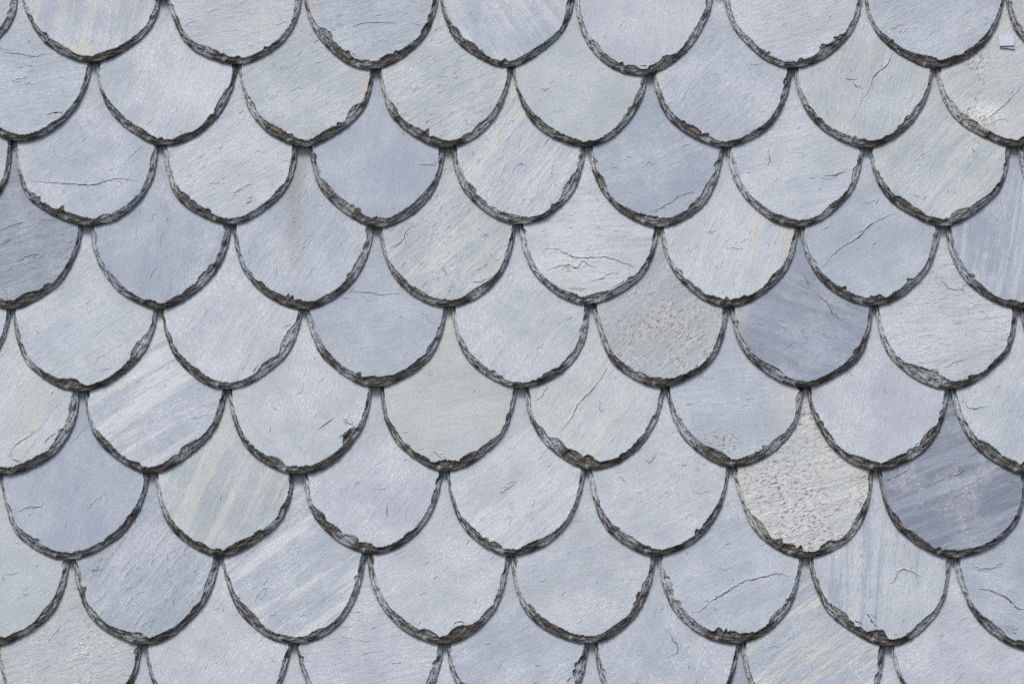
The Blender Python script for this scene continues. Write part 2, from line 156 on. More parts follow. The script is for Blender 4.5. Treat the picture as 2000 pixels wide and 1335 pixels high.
CRACKS = [
 ('C1', 2.2, [(-953.6, 320.0), (-903.8, 315.6), (-840.0, 311.3), (-818.8, 312.4), (-785.1, 323.3), (-757.7, 322.2), (-735.3, 317.8)]),
 ('D4', 2.4, [(61.2, 179.1), (85.3, 180.2), (106.3, 170.5), (127.3, 161.9), (163.4, 163.0), (190.4, 160.8), (247.1, 139.4)]),
 ('D4', 2.0, [(66.0, 133.0), (80.1, 140.5), (111.1, 146.9), (127.1, 140.5), (137.2, 154.4), (150.2, 146.9), (166.1, 138.4)]),
 ('D4', 1.6, [(149.8, 111.7), (173.8, 117.0), (190.0, 128.8), (204.9, 125.6)]),
 ('D4', 1.6, [(194.6, 98.9), (214.7, 111.7), (234.9, 122.4), (254.9, 125.6)]),
 ('D4', 1.2, [(109.8, 97.9), (134.7, 96.8), (144.7, 97.9)]),
 ('D6', 2.0, [(603.2, 136.2), (636.9, 175.9), (682.5, 207.1), (707.8, 233.0), (769.6, 261.2)]),
 ('B6', 2.2, [(764.4, 596.2), (749.7, 566.9), (724.0, 543.3), (714.6, 517.5), (694.8, 487.4), (688.7, 464.0)]),
 ('B6', 1.8, [(665.3, 535.4), (682.6, 533.2)]),
 ('B6', 1.6, [(682.2, 524.2), (692.0, 514.2)]),
 ('B0', 2.8, [(-926.3, 457.4), (-902.2, 461.8), (-878.6, 458.5)]),
 ('B0', 2.2, [(-909.3, 444.1), (-886.2, 449.6)]),
 ('B0', 1.8, [(-1020.8, 594.0), (-990.8, 590.6), (-969.0, 586.1), (-952.5, 583.8), (-931.4, 591.7)]),
 ('B0', 1.6, [(-993.4, 535.4), (-970.9, 534.3)]),
 ('H5', 2.2, [(332.1, -536.7), (355.3, -533.7), (368.2, -520.9), (399.7, -500.2), (438.1, -478.4), (475.3, -468.5), (501.7, -462.5), (531.5, -469.4)]),
 ('H7', 2.4, [(881.2, -492.3), (896.7, -492.3), (933.5, -508.1), (955.3, -528.8), (977.3, -531.7)]),
 ('H7', 1.3, [(874.1, -448.6), (903.0, -452.5), (932.5, -447.6)]),
 ('F4', 1.7, [(80.6, -206.3), (93.5, -185.8), (114.3, -161.1), (125.4, -134.2), (156.3, -102.1), (190.6, -49.9)]),
 ('F4', 1.6, [(34.6, -129.1), (55.3, -117.7), (71.3, -87.5)]),
 ('F4', 1.8, [(167.9, -128.0), (171.6, -146.6), (179.6, -139.4)]),
 ('E6', 1.6, [(584.1, 95.3), (610.3, 76.2), (625.1, 48.6), (645.3, 31.7)]),
 ('E6', 1.3, [(571.4, 131.6), (580.4, 104.9)]),
 ('B7', 1.6, [(929.2, 438.5), (982.8, 481.8), (1024.7, 528.7)]),
 ('F2', 3.2, [(-334.2, -200.2), (-308.1, -180.6), (-285.6, -169.3)]),
 ('F2', 1.6, [(-372.0, -181.7), (-342.0, -160.1)]),
 ('F2', 1.4, [(-318.4, -158.0), (-316.2, -168.3), (-305.2, -174.5)]),
 ('G3', 1.6, [(-238.4, -327.6), (-236.9, -354.9)]),
 ('G1', 1.8, [(-947.3, -346.8), (-922.7, -334.7), (-899.4, -332.7), (-895.2, -321.6)]),
 ('F3', 1.6, [(-153.1, -225.7), (-122.5, -247.2), (-101.9, -252.3)]),
 ('C5', 1.5, [(267.5, 251.5), (312.2, 273.2), (323.5, 284.0), (361.1, 299.3)]),
 ('C6', 2.2, [(614.6, 330.9), (635.9, 332.0), (660.5, 340.8)]),
 ('C6', 1.4, [(507.4, 389.1), (508.7, 367.1), (506.1, 349.5)]),
 ('E2', 2.2, [(-501.4, -72.1), (-492.0, -58.5), (-475.0, -63.8)]),
 ('E2', 1.8, [(-444.8, 20.1), (-432.1, 26.4), (-418.1, 24.3)]),
 ('H6', 2.6, [(668.1, -536.7), (685.2, -562.2), (700.4, -585.7)]),
 ('H6', 2.0, [(645.2, -550.4), (659.4, -558.3)]),
 ('H6', 1.6, [(712.4, -479.4), (719.1, -480.4), (739.9, -453.5), (766.6, -462.5), (775.9, -470.4)]),
 ('H3', 1.8, [(-114.5, -581.8), (-104.1, -554.4), (-77.1, -563.2)]),
 ('E1', 2.6, [(-728.8, -12.5), (-712.3, -4.1), (-699.4, -4.1)]),
 ('E1', 2.0, [(-744.7, -32.4), (-727.5, -19.9)]),
 ('A3', 2.0, [(-326.5, 594.4), (-316.0, 582.0), (-309.5, 565.2)]),
 ('A3', 2.0, [(-237.4, 594.4), (-224.0, 585.4), (-207.7, 591.0)]),
 ('A3', 1.0, [(-328.5, 638.5), (-303.1, 652.1), (-262.0, 654.4), (-231.2, 652.1)]),
 ('I3', 2.6, [(101.7, -667.6), (122.0, -647.2), (134.6, -637.5), (142.5, -617.0)]),
 ('I4', 1.4, [(289.9, -561.2), (301.0, -583.8), (311.0, -610.2), (284.8, -622.9)]),
 ('D0', 1.4, [(-1003.7, 186.6), (-979.6, 201.7)]),
 ('D0', 1.4, [(-968.3, 151.2), (-947.2, 165.1), (-922.4, 170.5)]),
 ('D0', 1.2, [(-1005.9, 218.9), (-981.4, 229.7), (-956.8, 238.4)]),
 ('E7', 1.6, [(843.1, 112.4), (858.3, 99.6), (888.5, 101.7)]),
 ('E7', 1.4, [(831.2, -63.8), (872.0, -42.9)]),
 ('G7', 1.4, [(715.3, -282.0), (745.4, -268.8), (765.7, -255.6)]),
 ('G7', 1.3, [(838.2, -275.9), (863.3, -265.8)]),
 ('F7', 1.6, [(855.0, -117.7), (874.1, -129.1), (881.3, -140.4), (916.1, -136.3)]),
 ('G5', 1.6, [(255.5, -242.3), (267.2, -243.3), (280.4, -222.8)]),
 ('F0', 2.4, [(-955.5, -243.1), (-940.6, -247.2), (-928.6, -251.3)]),
 ('F0', 2.2, [(-898.7, -210.4), (-884.8, -197.1), (-863.9, -184.8)]),
 ('F0', 1.4, [(-960.6, -241.1), (-952.4, -215.5), (-924.2, -195.0), (-900.9, -174.5)]),
 ('F6', 2.0, [(773.8, -213.5), (791.2, -200.2), (816.8, -182.7)]),
 ('C4', 1.6, [(0.0, 338.6), (12.1, 353.9), (30.4, 356.1)]),
 ('D3', 1.5, [(-240.8, 179.1), (-216.0, 197.4), (-206.2, 218.9), (-186.2, 229.7)]),
 ('D3', 1.8, [(-79.9, 110.6), (-49.9, 111.7)]),
 ('D3', 1.2, [(-136.1, 145.9), (-127.9, 124.5)]),
 ('C3', 1.2, [(-187.3, 353.9), (-156.9, 356.1), (-143.9, 364.9)]),
 ('E3', 1.2, [(-320.0, 95.3), (-270.0, 92.1), (-261.9, 87.9), (-210.0, 92.1)]),
 ('D5', 1.4, [(434.4, 178.0), (451.5, 182.3)]),
 ('D5', 1.2, [(387.2, 215.7), (394.3, 218.9)]),
 ('C2', 1.3, [(-523.5, 268.8), (-511.8, 279.7)]),
 ('C2', 1.2, [(-549.5, 290.6), (-529.9, 306.9), (-509.9, 312.4)]),
 ('B4', 1.0, [(61.2, 511.9), (67.3, 510.8)]),
 ('H1', 1.6, [(-797.9, -457.5), (-781.7, -452.5)]),
 ('E5', 1.6, [(257.1, -72.1), (271.8, -82.5), (291.3, -92.9)]),
 ('E5', 2.4, [(354.4, -57.5), (371.3, -55.4), (384.3, -48.1)]),
 ('A5', 2.6, [(255.3, 559.5), (277.7, 558.4), (296.3, 566.3)]),
 ('A7', 1.2, [(774.6, 630.6), (785.2, 638.5)]),
 ('G4', 1.6, [(-24.5, -309.4), (0.0, -292.2), (9.8, -284.1)]),
]
STAINS = [
 ('D2', (-428.6, 327.7), 17, 140, (150, 143, 138), 0.8),
 ('B2', (-294.0, 517.5), 16, 50, (200, 186, 172), 0.6),
 ('A3', (-398.6, 693.1), 9, 28, (205, 188, 165), 0.8),
 ('D5', (481.2, 229.7), 8, 70, (222, 205, 195), 0.6),
 ('D5', (547.4, 197.4), 16, 45, (212, 196, 178), 0.7),
 ('E5', (398.3, 28.5), 16, 32, (206, 200, 190), 0.6),
 ('E6', (444.7, 49.7), 16, 30, (206, 200, 190), 0.6),
 ('F5', (533.4, -128.0), 28, 60, (216, 204, 196), 0.55),
 ('G6', (439.8, -289.2), 8, 28, (216, 200, 185), 0.7),
 ('B7', (937.9, 464.0), 36, 22, (238, 238, 236), 0.9),
 ('A1', (-864.8, 593.3), 34, 13, (214, 210, 188), 0.85),
 ('A2', (-513.1, 636.2), 70, 16, (208, 200, 198), 0.5),
 ('B1', (-643.1, 517.5), 75, 70, (218, 222, 229), 0.8),
 ('C7', (733.9, 247.2), 20, 20, (205, 205, 190), 0.3),
 ('F0', (-926.2, -164.2), 22, 60, (206, 205, 198), 0.7),
 ('D5', (431.9, 197.4), 30, 60, (215, 216, 222), 0.4),
 ('G6', (676.7, -268.8), 14, 24, (190, 170, 150), 0.6),
 ('E5', (288.6, 20.1), 80, 60, (186, 182, 176), 0.45),
 ('A8', (1018.3, 670.3), 20, 30, (195, 180, 178), 0.5),
 ('B5', (296.5, 539.9), 8, 20, (214, 196, 172), 0.8),
 ('D1', (-753.3, 197.4), 40, 30, (188, 196, 210), 0.4),
 ('E1', (-835.9, 20.1), 60, 60, (186, 196, 212), 0.4),
 ('I5', (577.9, -608.2), 40, 30, (214, 212, 200), 0.5),
 ('D4', (119.9, 122.4), 60, 22, (206, 210, 208), 0.6),
 ('F3', (-108.0, -215.5), 40, 18, (188, 197, 208), 0.9),
]
CHIPS = [
 ('E3', (-258.6, -102.2), 72, 9),
 ('E7', (790.2, -89.8), 95, 14),
 ('H6', (684.6, -595.5), 50, 16),
 ('H3', (-91.4, -583.7), 55, 10),
 ('A5', (306.4, 559.5), 70, 8),
 ('F2', (-304.6, -203.2), 45, 12),
 ('C4', (126.2, 306.9), 60, 8),
 ('B1', (-565.5, 489.6), 70, 6),
 ('G6', (462.4, -380.0), 60, 8),
 ('E1', (-709.2, -27.2), 70, 9),
 ('F5', (450.6, -251.3), 60, 6),
 ('B2', (-299.9, 456.3), 45, 9),
 ('E2', (-427.1, -6.2), 70, 10),
 ('A3', (-381.4, 622.6), 36, 10),
 ('H5', (423.0, -596.4), 70, 5),
 ('I3', (134.5, -647.2), 60, 7),
 ('F0', (-860.3, -195.0), 70, 6),
 ('D2', (-271.7, 224.3), 40, 4),
 ('H5', (290.7, -482.3), 60, 5),
 ('A6', (645.1, 602.3), 80, 7),
 ('F6', (806.0, -200.2), 60, 8),
 ('H4', (253.5, -507.1), 80, 5),
 ('D3', (-59.8, 85.1), 60, 5),
 ('C5', (388.2, 290.6), 60, 6),
]
LICHEN = [
 ('B0', (-958.9, 605.3), 6.5),
 ('A1', (-864.4, 641.9), 4),
 ('D4', (107.1, 142.6), 5),
 ('D4', (111.0, 135.2), 4.2),
 ('F0', (-925.5, -237.0), 6.3),
 ('H6', (721.9, -578.9), 3.5),
 ('B1', (-656.3, 420.8), 3),
]
COURSE_ZERO = 561.6
CLIP_AT = (992.0, 616.6)
ROWS = 'ABCDEFGHI'
COURSE = 166.0        # exposed length of a slate
PITCH_X = 280.0       # one slate to the next along a course
THICK = 11.0
SLOPE = 12.8 / COURSE # lean of every slate against the deck
LIFT = 29.2           # back of a slate's foot above the deck
LENGTH = 372.0

# ------------------------------------------------------------------ small numeric helpers
def lin(rgb):
    c = np.array(rgb, float) / 255.0
    return np.where(c <= 0.04045, c / 12.92, ((c + 0.055) / 1.055) ** 2.4)

ALBEDO = 0.56         # photo colours -> reflectance
def tone(rgb):
    c = lin(rgb) * ALBEDO * np.array([0.985, 1.01, 0.965])
    return c.mean() + (c - c.mean()) * 0.88

def hash2(ix, iy, seed):
    h = (ix.astype(np.int64) * 374761393 + iy.astype(np.int64) * 668265263 + seed * 974711) & 0x7fffffff
    h = ((h ^ (h >> 13)) * 1274126177) & 0x7fffffff
    return ((h ^ (h >> 16)) & 0xffff) / 65535.0

def vnoise(x, y, seed=0):
    x = np.asarray(x, float); y = np.asarray(y, float)
    ix = np.floor(x); iy = np.floor(y)
    fx = x - ix; fy = y - iy
    fx = fx * fx * (3 - 2 * fx); fy = fy * fy * (3 - 2 * fy)
    a = hash2(ix, iy, seed); b = hash2(ix + 1, iy, seed)
    c = hash2(ix, iy + 1, seed); d = hash2(ix + 1, iy + 1, seed)
    return (a + (b - a) * fx) * (1 - fy) + (c + (d - c) * fx) * fy - 0.5

def fbm(x, y, seed=0, octaves=3):
    s = 0; a = 1.0
    for i in range(octaves):
        s = s + a * vnoise(np.asarray(x) * 2 ** i, np.asarray(y) * 2 ** i, seed + i * 17)
        a *= 0.5
    return s

def smooth(x):
    x = np.clip(x, 0, 1)
    return x * x * (3 - 2 * x)

def catmull(pts, per_mm=0.72):
    """Even samples of a smooth curve through the points (centripetal-like by chord length)."""
    p = np.array(pts, float)
    d = np.hypot(*np.diff(p, axis=0).T)
    t = np.concatenate([[0], np.cumsum(d)])
    m = np.zeros_like(p)
    m[1:-1] = (p[2:] - p[:-2]) / (t[2:] - t[:-2])[:, None]
    m[0] = (p[1] - p[0]) / d[0]; m[-1] = (p[-1] - p[-2]) / d[-1]
    n = int(t[-1] * per_mm)
    tt = np.linspace(0, t[-1], n)
    i = np.clip(np.searchsorted(t, tt, side='right') - 1, 0, len(d) - 1)
    h = d[i][:, None]; u = ((tt - t[i]) / d[i])[:, None]
    return ((2*u**3 - 3*u**2 + 1) * p[i] + (u**3 - 2*u**2 + u) * h * m[i]
            + (-2*u**3 + 3*u**2) * p[i+1] + (u**3 - u**2) * h * m[i+1])

# ------------------------------------------------------------------ materials
def N(nt, t, **kw):
    n = nt.nodes.new(t)
    for k, v in kw.items():
        setattr(n, k, v)
    return n

def slate_material():
    m = bpy.data.materials.new('slate')
    m.use_nodes = True
    nt = m.node_tree; L = nt.links.new
    bsdf = nt.nodes['Principled BSDF']
    def attr(name):
        return N(nt, 'ShaderNodeAttribute', attribute_name=name)
    def math_(op, a, b=None, c=None, clamp=False):
        n = N(nt, 'ShaderNodeMath', operation=op, use_clamp=clamp)
        for i, v in enumerate((a, b, c)):
            if v is None: continue
            if isinstance(v, (int, float)): n.inputs[i].default_value = v
            else: L(v, n.inputs[i])
        return n.outputs[0]
    def mix(fac, a, b, blend='MIX'):
        n = N(nt, 'ShaderNodeMix', data_type='RGBA', blend_type=blend)
        for s, v in ((n.inputs['Factor'], fac), (n.inputs['A'], a), (n.inputs['B'], b)):
            if isinstance(v, (int, float)): s.default_value = v
            elif isinstance(v, tuple): s.default_value = (*v, 1.0)
            else: L(v, s)
        return n.outputs['Result']
    def noise(vec, scale, detail=3.0, rough=0.55, stretch=None, dist=0.0):
        if stretch:
            mp = N(nt, 'ShaderNodeMapping'); mp.inputs['Scale'].default_value = stretch
            L(vec, mp.inputs['Vector']); vec = mp.outputs[0]
        n = N(nt, 'ShaderNodeTexNoise'); n.noise_dimensions = '2D'; n.inputs['Scale'].default_value = scale
        n.inputs['Detail'].default_value = detail; n.inputs['Roughness'].default_value = rough
        n.inputs['Distortion'].default_value = 0.0
        L(vec, n.inputs['Vector'])
        return n.outputs['Fac']
    def ramp(fac, lo, hi):
        n = N(nt, 'ShaderNodeMapRange'); n.clamp = True
        n.interpolation_type = 'SMOOTHSTEP'
        n.inputs['From Min'].default_value = lo; n.inputs['From Max'].default_value = hi
        L(fac, n.inputs['Value'])
        return n.outputs['Result']
    t1 = attr('tone'); t2 = attr('tone_streak'); st = attr('stain'); g = attr('grain').outputs['Vector']
    ed = attr('edge'); fx = attr('effects')
    sep = N(nt, 'ShaderNodeSeparateXYZ'); L(ed.outputs['Vector'], sep.inputs[0])
    rim = sep.outputs['Z']
    fsep = N(nt, 'ShaderNodeSeparateXYZ'); L(fx.outputs['Vector'], fsep.inputs[0])
    mottle, ripple, dirt = fsep.outputs
    # long mineral streaks along the grain
    s1 = noise(g, 1.0, 4.0, 0.68, (5.0, 75.0, 1.0))
    s2 = noise(g, 1.0, 2.0, 0.60, (2.2, 24.0, 1.0))
    streak = math_('MULTIPLY', ramp(math_('ADD', math_('MULTIPLY', s1, 0.6), math_('MULTIPLY', s2, 0.5)), 0.50, 0.65), t1.outputs['Alpha'])
    c = mix(streak, t1.outputs['Color'], t2.outputs['Color'])
    # broad cloudy patches
    cl = noise(g, 9.0, 5.0, 0.72)
    c = mix(math_('MULTIPLY', math_('ABSOLUTE', math_('SUBTRACT', cl, 0.5)), 1.6, clamp=True), c, mix(ramp(cl, 0.45, 0.55), mix(0.45, c, (0.10, 0.115, 0.15)), mix(0.5, c, (0.40, 0.42, 0.44))))
    # pale mineral bloom, fine and patchy
    patch = ramp(cl, 0.44, 0.66)
    fine = noise(g, 1.0, 2.0, 0.75, (150.0, 260.0, 1.0))
    bloom = math_('MULTIPLY', math_('MULTIPLY', math_('ADD', 0.12, ramp(fine, 0.50, 0.70)), patch), math_('MULTIPLY', mottle, 0.95))
    c = mix(bloom, c, (0.47, 0.49, 0.505))
    fine2 = noise(g, 1.0, 1.0, 0.6, (330.0, 450.0, 1.0))
    c = mix(math_('MULTIPLY', ramp(fine2, 0.50, 0.68), 0.50), c, mix(0.6, c, (0.10, 0.11, 0.14)))
    # stains (rust, run-off, lime)
    stf = math_('MULTIPLY', st.outputs['Alpha'], math_('ADD', 0.45, math_('MULTIPLY', ramp(fine, 0.3, 0.7), 0.75)), clamp=True)
    c = mix(stf, c, st.outputs['Color'])
    # dark and brown specks
    sp = noise(g, 1.0, 1.5, 0.8, (85.0, 400.0, 1.0))
    spm = math_('MULTIPLY', ramp(sp, 0.56, 0.63), math_('ADD', math_('MULTIPLY', math_('SUBTRACT', cl, 0.5), 6.0), math_('MULTIPLY', math_('SUBTRACT', t2.outputs['Alpha'], 0.4), 2.5), clamp=True))
    spc = mix(ramp(fine2, 0.40, 0.54), (0.042, 0.040, 0.038), (0.13, 0.094, 0.062))
    c = mix(math_('MULTIPLY', spm, math_('MULTIPLY', t2.outputs['Alpha'], 1.4, clamp=True)), c, spc)
    # tiny ticks everywhere
    rip = noise(g, 1.0, 2.0, 0.7, (30.0, 120.0, 1.0))
    c = mix(math_('MULTIPLY', ramp(rip, 0.67, 0.76), math_('ADD', 0.08, math_('MULTIPLY', ripple, 0.55))), c, (0.07, 0.07, 0.08))
    # split edge: thin layers, grime and painted contact shade in the lower ones
    e = ed.outputs['Vector']
    lay = noise(e, 1.0, 2.0, 0.8, (40.0, 320.0, 0.0))
    lay2 = noise(e, 1.0, 2.0, 0.6, (26.0, 70.0, 0.0))
    ecol = mix(ramp(math_('ADD', lay, math_('MULTIPLY', math_('SUBTRACT', 1.0, dirt), 0.10)), 0.42, 0.60), (0.020, 0.019, 0.018), mix(0.30, t1.outputs['Color'], (0.17, 0.165, 0.155)))
    ecol = mix(math_('MULTIPLY', dirt, ramp(lay2, 0.22, 0.50)), ecol, mix(ramp(lay, 0.40, 0.66), (0.008, 0.007, 0.0055), (0.074, 0.060, 0.044)))
    ecol = mix(math_('MULTIPLY', ramp(lay, 0.58, 0.68), math_('SUBTRACT', 0.95, dirt, clamp=True)), ecol, (0.38, 0.39, 0.39))
    c = mix(rim, c, ecol)
    L(c, bsdf.inputs['Base Color'])
    bsdf.inputs['Roughness'].default_value = 0.62
    bsdf.inputs['Specular IOR Level'].default_value = 0.35
    # relief
    hgt = math_('ADD', math_('MULTIPLY', noise(g, 1.0, 3.0, 0.85, (60.0, 150.0, 1.0)), 1.0), 0.0)
    hgt = math_('ADD', hgt, math_('MULTIPLY', math_('MULTIPLY', rip, ripple), 2.2))
    terr = N(nt, 'ShaderNodeMath', operation='SNAP'); terr.inputs[1].default_value = 0.075
    L(noise(g, 1.0, 3.0, 0.72, (14.0, 46.0, 1.0)), terr.inputs[0])
    hgt = math_('ADD', hgt, math_('MULTIPLY', terr.outputs[0], math_('ADD', 0.5, math_('MULTIPLY', ripple, 4.4))))
    hgt = math_('ADD', hgt, math_('MULTIPLY', math_('MULTIPLY', lay, rim), 2.5))
    bp = N(nt, 'ShaderNodeBump'); bp.inputs['Strength'].default_value = 0.75
    bp.inputs['Distance'].default_value = 0.0011
    L(hgt, bp.inputs['Height']); L(bp.outputs[0], bsdf.inputs['Normal'])
    return m

def plain_material(name, rgb, rough=0.7, metallic=0.0, var=0.25, scale=40.0):
    m = bpy.data.materials.new(name); m.use_nodes = True
    nt = m.node_tree; b = nt.nodes['Principled BSDF']
    tc = N(nt, 'ShaderNodeTexCoord'); ns = N(nt, 'ShaderNodeTexNoise')
    ns.inputs['Scale'].default_value = scale; ns.inputs['Detail'].default_value = 4
    nt.links.new(tc.outputs['Object'], ns.inputs['Vector'])
    mx = N(nt, 'ShaderNodeMix', data_type='RGBA')
    mx.inputs['A'].default_value = (*[v * (1 - var) for v in rgb], 1)
    mx.inputs['B'].default_value = (*[min(1, v * (1 + var)) for v in rgb], 1)
    nt.links.new(ns.outputs['Fac'], mx.inputs['Factor'])
    nt.links.new(mx.outputs['Result'], b.inputs['Base Color'])
    b.inputs['Roughness'].default_value = rough; b.inputs['Metallic'].default_value = metallic
    bp = N(nt, 'ShaderNodeBump'); bp.inputs['Strength'].default_value = 0.3; bp.inputs['Distance'].default_value = 0.001
    nt.links.new(ns.outputs['Fac'], bp.inputs['Height']); nt.links.new(bp.outputs[0], b.inputs['Normal'])
    return m

SLATE = slate_material()
LICHEN_MAT = plain_material('lichen_crust', (0.27, 0.275, 0.20), 0.9, 0, 0.4, 300.0)
ZINC = plain_material('dull_zinc', (0.30, 0.315, 0.365), 0.5, 0.0, 0.06, 60.0)
TIMBER = plain_material('rough_timber', (0.16, 0.12, 0.08), 0.85, 0, 0.35, 12.0)
RENDER = plain_material('lime_render', (0.42, 0.40, 0.36), 0.9, 0, 0.15, 6.0)
GRAVEL = plain_material('gravel', (0.12, 0.115, 0.105), 0.95, 0, 0.35, 9.0)

# ------------------------------------------------------------------ the setting
def box(name, lo, hi, mat):
    x0, y0, z0 = lo; x1, y1, z1 = hi
    v = [(x0,y0,z0),(x1,y0,z0),(x1,y1,z0),(x0,y1,z0),(x0,y0,z1),(x1,y0,z1),(x1,y1,z1),(x0,y1,z1)]
    f = [(3,2,1,0),(4,5,6,7),(0,1,5,4),(1,2,6,5),(2,3,7,6),(3,0,4,7)]
    me = bpy.data.meshes.new(name); me.from_pydata(v, [], f); me.materials.append(mat)
    o = bpy.data.objects.new(name, me); col.objects.link(o)
    return o

ground = box('ground', (-150, -150, -0.2), (150, 150, 0.0), GRAVEL)
ground['kind'] = 'structure'

roof = bpy.data.objects.new('slate_roof', None)
col.objects.link(roof)
roof.matrix_world = ROOF_MATRIX
roof.empty_display_size = 0.2
roof['label'] = 'steep roof hung with overlapping rounded blue-grey slates in staggered rows'
roof['category'] = 'roof'
roof['kind'] = 'thing'

deck = box('roof_deck', (-2.05, -1.35, -0.03), (2.05, 1.40, -0.0005), TIMBER)
deck.parent = roof

foot = ROOF_MATRIX @ Vector((0, -1.35, -0.03))
house_wall = box('house_wall', (-2.0, foot.y + 0.02, 0.0), (2.0, foot.y + 0.32, foot.z + 0.10), RENDER)
house_wall['kind'] = 'structure'

# ------------------------------------------------------------------ one slate
BLUE = (181, 190, 206); PALE = (196, 203, 215); LAV = (193, 199, 214); DARK = (168, 177, 196); DEEP = (140, 149, 166)
GREEN = (186, 195, 203); SAGE = (190, 198, 201); WHITE = (204, 207, 211); WARM = (194, 198, 204); CREAM = (209, 211, 210); SNOW = (218, 221, 227)
# tone, streak tone, streak amount, grain angle, speckle, bloom, ripple
LOOK = {
 'A0': (BLUE, PALE, .3, 40, .1, .6, .5), 'A1': (BLUE, CREAM, .75, 84, .1, .6, .4), 'A2': (PALE, WARM, .6, 8, .05, .5, .5), 'A3': (BLUE, PALE, .35, 20, .05, .5, .6),
 'A4': (BLUE, SNOW, .5, -58, .0, .6, .4), 'A5': (LAV, PALE, .4, 86, .0, .5, .2), 'A6': (PALE, LAV, .3, 20, .05, .6, .6), 'A7': (BLUE, WARM, .4, 30, .1, .5, .6), 'A8': (LAV, WARM, .4, 60, .1, .5, .4),
 'B0': (BLUE, PALE, .3, 10, .1, .7, .5), 'B1': (BLUE, SNOW, .3, 70, .05, 1., .3), 'B2': (GREEN, PALE, .5, 32, .0, .5, .5), 'B3': (GREEN, WHITE, .55, 32, .05, .6, .9), 'B4': (GREEN, SAGE, .5, 20, .0, .3, .1),
 'B5': (BLUE, PALE, .4, 45, .05, .6, .5), 'B6': (GREEN, CREAM, .6, 74, .15, .5, .4), 'B7': (WHITE, WARM, .5, 38, .55, .6, .5),
 'C0': (BLUE, PALE, .3, 30, .1, .5, .5), 'C1': (BLUE, PALE, .35, 42, .0, .7, .3), 'C2': (PALE, BLUE, .3, 30, .05, .6, .5), 'C3': (DARK, BLUE, .3, 80, .0, .3, .05), 'C4': (LAV, (211, 213, 213), 1., 56, .1, .6, .9),
 'C5': (DARK, BLUE, .5, 25, .0, .4, .2), 'C6': (PALE, BLUE, .4, 12, .05, .5, .3), 'C7': (GREEN, CREAM, .75, 48, .0, .6, .5), 'C8': (BLUE, PALE, .4, 70, .0, .5, .3),
 'D0': ((150, 159, 176), DARK, .4, 18, .05, .5, .8), 'D1': (DARK, BLUE, .5, 80, .0, .5, .2), 'D2': (BLUE, PALE, .5, 60, .0, .5, .5), 'D3': (GREEN, CREAM, .75, 46, .05, .5, .9), 'D4': (PALE, SNOW, .6, 3, .1, .8, .5),
 'D5': (PALE, SNOW, .5, 68, .05, .6, .5), 'D6': (BLUE, DARK, .4, 30, .0, .4, .1), 'D7': (DARK, PALE, .85, 76, .0, .5, .3),
 'E0': (PALE, BLUE, .4, 40, .05, .6, .4), 'E1': (PALE, BLUE, .4, 35, .05, .8, .4), 'E2': (LAV, SNOW, .4, 60, .05, .9, .4), 'E3': (BLUE, DARK, .3, 10, .0, .4, .1), 'E4': (PALE, BLUE, .35, 50, .0, .7, .3),
 'E5': ((182, 188, 198), (200, 205, 211), .6, 40, .62, .8, .5), 'E6': ((158, 167, 187), DEEP, .6, -24, .05, .3, .5), 'E7': (PALE, SNOW, .4, 8, .28, .8, .9), 'E8': (PALE, BLUE, .4, 30, .1, .6, .4),
 'F0': (PALE, CREAM, .6, 58, .1, .6, .5), 'F1': (BLUE, SNOW, 1., 32, .0, .5, .4), 'F2': (PALE, LAV, .4, 86, .08, .8, .3), 'F3': ((193, 199, 201), CREAM, .4, 10, .0, .25, .1), 'F4': (PALE, (207, 211, 211), 1., 54, .05, .5, .4),
 'F5': (BLUE, LAV, .4, 5, .45, .5, .3), 'F6': (LAV, PALE, .3, 86, .08, .8, .15), 'F7': (PALE, BLUE, .4, 60, .1, .7, .4),
 'G0': (BLUE, PALE, .4, 40, .05, .5, .4), 'G1': (DARK, BLUE, .35, 70, .0, .3, .05), 'G2': ((184, 193, 200), (206, 210, 209), 1., 66, .0, .4, .3), 'G3': (LAV, PALE, .4, 50, .06, .9, .3), 'G4': (PALE, SNOW, .6, 42, .0, .7, .4),
 'G5': (PALE, LAV, .4, 30, .05, .9, .3), 'G6': ((207, 209, 212), (224, 224, 224), .9, 16, .64, .8, 1.), 'G7': ((134, 142, 161), (166, 174, 192), .7, 22, .05, .4, .5), 'G8': (BLUE, PALE, .4, 40, .05, .5, .4),
 'H0': (GREEN, SAGE, .7, 40, .0, .25, .15), 'H1': ((176, 186, 202), LAV, .6, 58, .06, .5, 1.), 'H2': (BLUE, SNOW, .95, 36, .0, .6, .5), 'H3': (PALE, LAV, .4, 30, .0, .7, .2), 'H4': (PALE, BLUE, .4, 15, .0, .7, .2),
 'H5': (BLUE, PALE, .6, 28, .0, .6, .2), 'H6': (PALE, DARK, .8, 84, .05, .6, .6), 'H7': (BLUE, DARK, .4, -20, .05, .5, .4),
 'I0': (WARM, WHITE, .5, 20, .45, .8, .6), 'I1': (PALE, LAV, .4, 70, .05, .8, .3), 'I2': (LAV, PALE, .5, 8, .1, .8, .5), 'I3': (BLUE, PALE, .5, 30, .0, .7, .2), 'I4': (BLUE, PALE, .5, 60, .05, .7, .2),
 'I5': (BLUE, (211, 213, 212), 1., 36, .05, .5, .6), 'I6': (LAV, WARM, .4, 30, .05, .8, .3),
}
